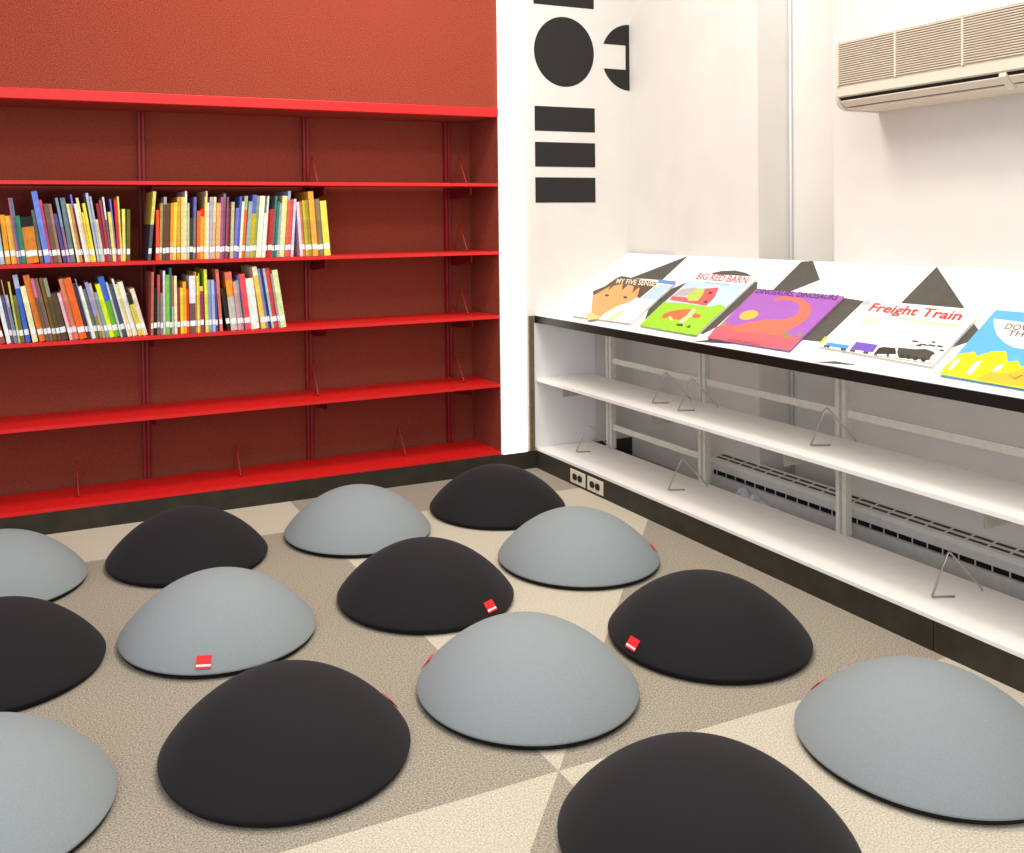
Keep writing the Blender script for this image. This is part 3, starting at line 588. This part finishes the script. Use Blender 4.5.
for x, z, lab in RB:
    wire_bookend(x, z, (.11, .245), .120, .07, -.02 if z > .2 else .004, M_wire_red, 'wire_bookend', lab, 'red wire bookends on the red shelving')

# ---------------------------------------------------------------- white display shelving
DL = math.hypot(.52, .272); DX, DZ = .52 / DL, .272 / DL
def dpt(s, t, off=0.0): return (t * DX - DZ * off, -s, .70 + t * DZ + DX * off)
YEND = -2.95
wu = thing('display_shelving', 'white shelving unit with sloped black-edged display top along the white wall', 'shelving', (.26, YEND / 2, .081))
TMAX = .519 / DX
brd = MB()
prof = [(0.0, .700), (.519, .700 + .519 * DZ / DX), (.519, .700 + .519 * DZ / DX - .03), (.004, .668), (.004, .6985)]
brd.prism([(.004, .7005), (.519, .700 + .519 * DZ / DX), (.519, .700 + .519 * DZ / DX - .034), (.004, .667)], lambda p: (p[0], -.001, p[1]), lambda p: (p[0], YEND, p[1]))
dtop = brd.build('display_top', [M_board], wu)
MB().box(-.002, .0038, YEND, -.001, .6665, .6985).build('front_edge', [M_edge], wu)
MB().box(.001, .3, YEND, -.001, .0805, .093).build('shelf', [M_white], wu, bevel=.001)
MB().box(.001, .285, YEND, -.001, .3990, .413).build('shelf', [M_white], wu, bevel=.001)
MB().prism([(-.006, .094), (.322, .094), (.322, .83), (.006, .666), (-.006, .666)], lambda p: (p[0], -.0005, p[1]), lambda p: (p[0], -.006, p[1])).build('end_panel', [M_wall_cool], wu)
PX = .287
PY = (-.166, -.808, -1.498, -2.185, -2.87)
for y in PY:
    p = MB()
    for a, b_ in ((-.021, -.006), (.006, .021)): p.box(PX, PX + .022, y + a, y + b_, .0935, .800)
    p.box(PX + .003, PX + .022, y - .006, y + .006, .0935, .800, 1)
    p.box(PX + .022, PX + .026, y - .021, y + .021, .0935, .80)
    p.build('post', [M_alu, M_alu_dk], wu)
for y in PY:
    if y > -2.5:
        q = [(.065, .398), (PX - .001, .398), (PX - .001, .345), (.065, .340)]
        yy = y + .035 if y > -.3 else y + .020
        MB().prism(q, lambda p: (p[0], yy - .003, p[1]), lambda p: (p[0], yy + .003, p[1])).build('bracket', [M_bracket], wu)
    q = [(.03, .667), (PX - .001, .79), (PX - .001, .74), (.03, .655)]
for a, b_ in zip(PY, PY[1:]):
    for z0, z1 in ((.481, .506), (.180, .205)):
        if z0 < .3 and a < -.3: continue
        MB().box(PX + .008, PX + .016, b_ + .022, a - .022, z0, z1).build('rail', [M_rail], wu)
# printed dark shapes on the display board
def board_poly(pts, off, thick=.0004): 
    return MB().prism(pts, lambda p: dpt(p[0], p[1], off), lambda p: dpt(p[0], p[1], off + thick))
for pts in DISPLAY_MARKS:
    board_poly(pts, .0004, .0003).build('printed_shape', [M_mark], dtop)

def dist2(a, b): return math.hypot(a[0]-b[0], a[1]-b[1])
def text_mesh(txt, shear=0.0, bold=.0):
    cu = bpy.data.curves.new('lettering', 'FONT'); cu.body = txt; cu.size = 1; cu.shear = shear; cu.offset = bold; cu.resolution_u = 3
    ob = bpy.data.objects.new('lettering', cu); COL.objects.link(ob)
    dg = bpy.context.evaluated_depsgraph_get(); me = bpy.data.meshes.new_from_object(ob.evaluated_get(dg))
    bpy.data.objects.remove(ob); bpy.data.curves.remove(cu)
    return me
BOOK_LABEL = {
 'b1': 'picture book with a brown-haired face on its cover, leftmost on the sloped display top',
 'b2': 'picture book with a red barn and cow on lime grass, on the display top',
 'b3': 'purple picture book with an orange long-necked dinosaur on the display top',
 'b4': 'white picture book with red title and small train cars on the display top',
 'b5': 'blue and yellow picture book, rightmost on the sloped display top'}
BASE_COL = {'b1': (.97, .96, .93), 'b2': (.97, .97, .95), 'b3': (.72, .40, .80), 'b4': (.97, .965, .94), 'b5': (.42, .77, .99)}
for k, d in DISPLAY_BOOKS.items():
    q = d['quad']; cx = sum(p[0] for p in q) / 4; cy = sum(p[1] for p in q) / 4
    bk = thing('display_book', BOOK_LABEL[k], 'book', dpt(cx, cy, .0008), 'picture books lying on the display top')
    inset = [(cx + (p[0] - cx) * .985, cy + (p[1] - cy) * .985) for p in q]
    cv = mat('display_cover', tuple(v * (.98 if min(BASE_COL[k]) > .9 else .87) for v in BASE_COL[k]), .35, var=.02, scale=20)
    c = MB(); c.prism(q, lambda p: dpt(p[0], p[1], .0010), lambda p: dpt(p[0], p[1], .0022)); c.prism(q, lambda p: dpt(p[0], p[1], .0068), lambda p: dpt(p[0], p[1], .0080))
    c.build('cover', [cv], bk)
    board_poly(inset, .0023, .0044).build('pages', [M_page], bk)
    TRAIN = ('yellow', 'blue', 'purple', 'black', 'engine', 'wheel', 'smoke', 'track')
    pic = MB(); trn = MB(); mats = []
    for n, (nm, col, pts) in enumerate(d['art']):
        mm = mat('print_' + nm, tuple(v * .87 for v in col), .35, var=.03, scale=60)
        if mm not in mats: mats.append(mm)
        o_ = .0081 + .00003 * n
        (trn if k == 'b4' and nm in TRAIN else pic).prism(pts, lambda p: dpt(p[0], p[1], .0081), lambda p: dpt(p[0], p[1], o_ + .0001), mats.index(mm))
    pic.build('cover_picture', mats, bk)
    if trn.v: trn.build('train_picture', mats, bk)
    ot = .0081 + .00003 * len(d['art']) + .0002
    for ti, (txt, col, a, b_, e) in enumerate(d['text']):
        me = text_mesh(txt, .0, .022 if k != 'b5' else .006)
        xs = [v.co.x for v in me.vertices]; ys = [v.co.y for v in me.vertices]
        x0, x1, caph = min(xs), max(xs), .70
        base = Vector(a); du = Vector(b_) - Vector(a); dv = Vector(e) - Vector(a)
        for v in me.vertices:
            p = base + du * ((v.co.x - x0) / (x1 - x0)) + dv * (v.co.y / caph)
            v.co = Vector(dpt(p.x, p.y, ot)) - bk.location
        me.materials.clear(); me.materials.append(mat('title_ink', tuple(v * .92 for v in col), .4, var=.02))
        o = bpy.data.objects.new('title' if ti == 0 else 'byline', me); COL.objects.link(o); o.parent = bk

# steel wire bookends on the white shelves: legs lie across the shelf depth
def white_bookend(x, y, z, lab):
    t = thing('wire_bookend', lab, 'bookend', (x, y, z), 'steel wire bookends on the white shelving')
    r = .0029
    MB().tube([(.06, -.022, r), (.004, 0, r), (0, 0, .006), (.058, -.002, .112), (.064, -.002, .116), (.070, -.004, .113), (.162, -.026, .010), (.164, -.028, r), (.20, -.05, r)][:8], r, 8).build('bent_wire', [M_wire], t, world=False)
for x, y, z, lab in ((.092, -.755, .4135, 'steel wire bookend on the white middle shelf, left one of the close pair'),
                     (.089, -.917, .4135, 'steel wire bookend on the white middle shelf, right one of the close pair'),
                     (.106, -1.549, .4135, 'steel wire bookend alone on the white middle shelf by the right post'),
                     (.112, -.168, .0935, 'steel wire bookend on the white bottom shelf above the wall outlets'),
                     (.100, -.840, .0935, 'steel wire bookend on the white bottom shelf below the middle post'),
                     (.096, -1.988, .0935, 'steel wire bookend at the right end of the white bottom shelf')):
    white_bookend(x, y, z, lab)

# outlets in the black base
for y0, lab in ((-.303, 'left ivory duplex outlet in the black base under the white shelf'), (-.436, 'right ivory duplex outlet in the black base under the white shelf')):
    t = thing('wall_outlet', lab, 'outlet', (0, y0 - .057, .04), 'ivory outlets in the black base')
    MB().box(-.005, -.0003, y0 - .114, y0, .011, .068).build('cover_plate', [M_plate], t, bevel=.0015)
    for dy in (-.037, -.077):
        pl = [(dy + .0165 * math.cos(a), .0395 + .0165 * max(-.8, min(.8, math.sin(a)))) for a in [2 * math.pi * i / 24 for i in range(24)]]
        MB().prism(pl, lambda p: (-.0052, y0 + p[0], p[1]), lambda p: (-.0075, y0 + p[0], p[1])).build('socket', [M_sock], t)
    MB().tube([(-.0052, y0 - .057, .0395), (-.0065, y0 - .057, .0395)], .003, 10).build('screw', [M_wire], t)

# ---------------------------------------------------------------- heater on the window wall
ht = thing('baseboard_heater', 'long cream baseboard heater with slotted grille on the wall behind the white shelving', 'heater', (.48, -1.8, 0))
hb = MB(); Yh0, Yh1 = -.66, -3.2
hb.prism([(.519, .012), (.455, .012), (.455, .074), (.470, .078), (.470, .099), (.440, .103), (.440, .130), (.452, .142), (.519, .156)], lambda p: (p[0], Yh0, p[1]), lambda p: (p[0], Yh1, p[1]))
hb.build('casing', [M_heat], ht)
MB().box(.462, .4695, Yh1 + .01, Yh0 - .01, .0775, .0995).build('lower_gap', [M_dark], ht)
g = MB()
y = Yh0 - .02
nrm = Vector((-.014, 0, .067)).normalized()
while y > Yh1 + .1:
    for f0, f1 in ((.22, .40), (.60, .80)):
        def P(f, yy, o): 
            a = Vector((.452, 0, .142)) * (1 - f) + Vector((.519, 0, .156)) * f
            return Vector((a.x, yy, a.z)) + nrm * o
        n = [P(f0, y, .0006), P(f0, y - .062, .0006), P(f1, y - .062, .0006), P(f1, y, .0006)]
        g.face(n)
    y -= .071
g.build('grille_slots', [M_slot], ht)
y = Yh0 - .03
while y > -2.45:
    MB().box(.4600, .4618, y - .004, y, .0782, .0988).build('fin', [M_heat], ht); y -= .055

# crumpled clear plastic behind the post
cr = MB(); rng = random.Random(5); N = 14
gr = {}
for i in range(N):
    for j in range(9):
        u, v = i / (N - 1), j / 8
        x = .335 + .10 * v + rng.uniform(-.012, .012)
        yy = -.92 - .22 * u + rng.uniform(-.008, .008)
        z = .012 + .075 * math.sin(math.pi * min(1, v * 1.05)) * (1 - .6 * u) * (.75 + .35 * math.sin(i * 2.1)) + rng.uniform(0, .012)
        gr[i, j] = (x, yy, max(.004, z))
for i in range(N - 1):
    for j in range(8):
        cr.face([gr[i, j], gr[i + 1, j], gr[i + 1, j + 1]]); cr.face([gr[i, j], gr[i + 1, j + 1], gr[i, j + 1]])
tag(cr.build('plastic_sheet', [M_poly], loc=(.385, -1.03, 0)), 'crumpled pale plastic sheet on the floor behind the white shelving by the heater', 'plastic sheet')

# ---------------------------------------------------------------- air conditioner
AY0, AY1 = -1.45, -2.62
ac = thing('air_conditioner', 'beige wall-mounted air conditioner with slatted grille at the upper right', 'air conditioner', (.52, (AY0 + AY1) / 2, 1.487))
body = [(.5195, 1.712), (.336, 1.712), (.326, 1.706), (.324, 1.700), (.324, 1.530), (.330, 1.522), (.372, 1.490), (.5195, 1.487)]
MB().prism(body, lambda p: (p[0], AY0 - .010, p[1]), lambda p: (p[0], AY1, p[1])).build('body', [M_ac], ac)
cap = [(.5195, 1.715), (.334, 1.715), (.323, 1.708), (.3205, 1.700), (.3205, 1.530), (.325, 1.510), (.340, 1.492), (.365, 1.484), (.5195, 1.483)]
MB().prism(cap, lambda p: (p[0], AY0, p[1]), lambda p: (p[0], AY0 - .010, p[1])).build('end_cap', [M_ac], ac, bevel=.002)
MB().box(.3225, .3238, AY1, AY0 - .014, 1.566, 1.704).build('grille_backing', [M_ac_gap], ac)
sl = MB()
for i in range(19):
    z = 1.5665 + i * .00728
    sl.prism([(.3223, z), (.3223, z + .0048), (.3190, z + .0030), (.3190, z)], lambda p: (p[0], AY0 - .016, p[1]), lambda p: (p[0], AY1, p[1]))
sl.build('grille', [M_ac_g], ac)
for y in (AY0 - .012, -1.684, -1.912, -2.14, -2.37):
    MB().box(.3180, .3236, y - .006, y, 1.562, 1.706).build('grille_bar', [M_ac], ac)
# outlet: dark slots with a tilted louver between them
o0, o1 = Vector((.330, 0, 1.522)), Vector((.372, 0, 1.490)); on_ = Vector((-(o0.z - o1.z), 0, -(o1.x - o0.x))).normalized()
def OP(f, y, off): 
    a = o0.lerp(o1, f) + on_ * off; return (a.x, y, a.z)
MB().face([OP(-.1, AY0 - .014, .0012), OP(1.0, AY0 - .014, .0012), OP(1.0, AY1, .0012), OP(-.1, AY1, .0012)]).build('outlet_slot', [M_dark], ac)
for ya, yb in ((AY0 - .016, -2.020), (-2.045, AY1)):
    lv = MB()
    for f0, f1 in ((.12, .62), (.76, .90)):
        q = [OP(f0, 0, .003), OP(f1, 0, .005), OP(f1, 0, .0085), OP(f0, 0, .0075)]
        lv.prism([(p[0], p[2]) for p in q], lambda p: (p[0], ya, p[1]), lambda p: (p[0], yb, p[1]))
    lv.build('louver', [M_ac], ac)
q = [OP(-.1, 0, .001), OP(1.05, 0, .001), OP(1.0, 0, .012), OP(0, 0, .011)]
MB().prism([(p[0], p[2]) for p in q], lambda p: (p[0], -2.022, p[1]), lambda p: (p[0], -2.043, p[1])).build('louver_bracket', [M_ac], ac)

# ---------------------------------------------------------------- dome floor cushions
R, H = .2656, .172
def dome_z(r): return .019 + (H - .019) * max(0, 1 - (r / R) ** 2) ** .88
prof = []
for i in range(33):
    r = R * math.sin(i / 32 * math.pi / 2); prof.append((r, dome_z(r)))
prof += [(R * .998, .0155)]
und = [(R * .9975, .0153), (R * .988, .0085), (R * .968, .0025), (R * .94, .0006), (0, .0006)]
tg = None
CUSH = [
 ('grey', -2.217, -.467, None, 'grey dome cushion cut by the left edge, in the back row by the red shelves'),
 ('black', -1.634, -.481, None, 'black dome cushion in the back row below the lower left books'),
 ('grey', -1.031, -.491, None, 'grey dome cushion in the back row, between two black ones by the red shelves'),
 ('black', -.445, -.464, None, 'black dome cushion nearest the corner of the red and white shelving'),
 ('black', -2.212, -1.085, None, 'black dome cushion cut by the left edge, in the second row'),
 ('grey', -1.655, -1.125, (-.088, -.251), 'grey dome cushion with red tag in front, second row at left'),
 ('black', -1.043, -1.144, (.102, -.232), 'black dome cushion with red tag at its front right, middle of the second row'),
 ('grey', -.466, -1.082, (.24, -.108), 'grey dome cushion below the wall outlets, red tag at its right edge'),
 ('grey', -2.243, -1.735, None, 'pale bluish grey dome cushion at the lower left corner'),
 ('black', -1.637, -1.775, (.263, .033), 'large black dome cushion at lower left, red tag at its right edge'),
 ('grey', -1.046, -1.771, (-.194, .173), 'grey dome cushion in the middle of the front, red tag at its left edge'),
 ('black', -.470, -1.736, (-.246, -.011), 'black dome cushion with red tag at its left side, beside the white shelving'),
 ('black', -1.034, -2.405, None, 'black dome cushion at the bottom centre, nearest the viewer'),
 ('grey', -.403, -2.358, (-.06, .27), 'large grey dome cushion at the lower right'),
]
for colr, x, y, tg, lab in CUSH:
    t = thing('dome_cushion', lab, 'cushion', (x - .006, y - .018, 0), 'dome floor cushions on the carpet')
    MB().lathe(prof).build('cover', [M_grey_f if colr == 'grey' else M_black_f], t, world=False)
    MB().lathe(und).build('underside', [M_under], t, world=False)
    if tg:
        a = math.atan2(tg[1], tg[0]); ca, sa = math.cos(a), math.sin(a)
        def TP(u, r, o):                      # u along the rim, r out from the centre, o lift off the dome
            z = dome_z(min(r, R * .999)); e = 1e-3
            sl_ = (dome_z(min(r, R * .995) - e) - dome_z(min(r, R * .995))) / e
            n = Vector((sl_, 1)).normalized()
            rr, zz = r + n.x * o, z + n.y * o
            return (ca * rr - sa * u, sa * rr + ca * u, zz)
        W_ = .0185
        rs_ = [R * .905, R * .93, R * .955, R * .978]
        tm = MB()
        for i in range(3):
            for o in (.0012, .0030): tm.face([TP(-W_, rs_[i], o), TP(W_, rs_[i], o), TP(W_, rs_[i + 1], o), TP(-W_, rs_[i + 1], o)])
            for u in (-W_, W_): tm.face([TP(u, rs_[i], .0012), TP(u, rs_[i], .0030), TP(u, rs_[i + 1], .0030), TP(u, rs_[i + 1], .0012)])
        tm.face([TP(-W_, rs_[3], .0012), TP(W_, rs_[3], .0012), TP(W_, rs_[3], .003), TP(-W_, rs_[3], .003)])
        tm.face([TP(-W_, rs_[0], .0012), TP(W_, rs_[0], .0012), TP(W_, rs_[0], .003), TP(-W_, rs_[0], .003)])
        to = tm.build('red_tag', [M_tag], t, world=False)
        w = MB().face([TP(-W_ * .98, R * .957, .0034), TP(W_ * .98, R * .957, .0034), TP(W_ * .98, R * .968, .0034), TP(-W_ * .98, R * .968, .0034)])
        w.build('white_stripe', [M_tagw], to, world=False)

# ---------------------------------------------------------------- camera
cam = bpy.data.cameras.new('camera'); co = bpy.data.objects.new('camera', cam); COL.objects.link(co)
row0, row1, row2 = (.9095, -.41553, -.0122), (-.01832, -.01074, -.99977), (.4153, .90952, -.01738)
rt, up, bk_ = Vector(row0), -Vector(row1), -Vector(row2)
mw = Matrix((( rt.x, up.x, bk_.x, -2.15062), (rt.y, up.y, bk_.y, -3.77024), (rt.z, up.z, bk_.z, 1.13398), (0, 0, 0, 1)))
co.matrix_world = mw
cam.sensor_width = 36; cam.lens = 946.075 * 36 / 1024
cam.shift_x = (512 - 448.195) / 1024; cam.shift_y = (237.882 - 426.5) / 1024
cam.clip_start = .05
S.camera = co

# ---------------------------------------------------------------- light
w = bpy.data.worlds.new('world'); S.world = w; w.use_nodes = True
bg = w.node_tree.nodes['Background']; bg.inputs[0].default_value = (.985, .97, .985, 1); bg.inputs[1].default_value = .74
def area(name, loc, target, size, energy, rgb, size_y=None):
    l = bpy.data.lights.new(name, 'AREA'); l.energy = energy; l.size = size; l.color = rgb
    if size_y: l.shape = 'RECTANGLE'; l.size_y = size_y
    o = bpy.data.objects.new(name, l); COL.objects.link(o); o.location = loc
    o.rotation_euler = (Vector(target) - Vector(loc)).to_track_quat('-Z', 'Y').to_euler()
    return o
area('overhead_light', (-1.0, -1.1, 2.95), (-1.0, -1.1, 0), 1.6, 31, (1, .95, .86), .5)
area('overhead_light', (-1.4, -2.8, 2.95), (-1.4, -2.8, 0), 1.8, 38, (1, .95, .86), .6)
area('overhead_light', (-.62, -1.7, 2.95), (-.62, -1.7, 0), .35, 24, (1, .95, .87), 2.6)  # fill added overhead to brighten the white shelf fronts, not a real fixture
area('window_daylight', (-3.6, -4.6, 1.5), (-1.6, -1.5, .1), 1.6, 36, (.58, .76, 1.0))
area('room_fill', (-2.6, -3.6, 2.6), (.2, -1.6, .3), 1.5, 10, (1, .96, .9))  # added front fill aimed at the white shelving, no actual lamp there
area('recess_daylight', (.61, -1.10, 2.5), (.58, -.876, 2.0), .2, 1.6, (.70, .82, 1.0))

S.view_settings.view_transform = 'Standard'
S.view_settings.look = 'None'
S.view_settings.exposure = 0.0
S.cycles.max_bounces = 8
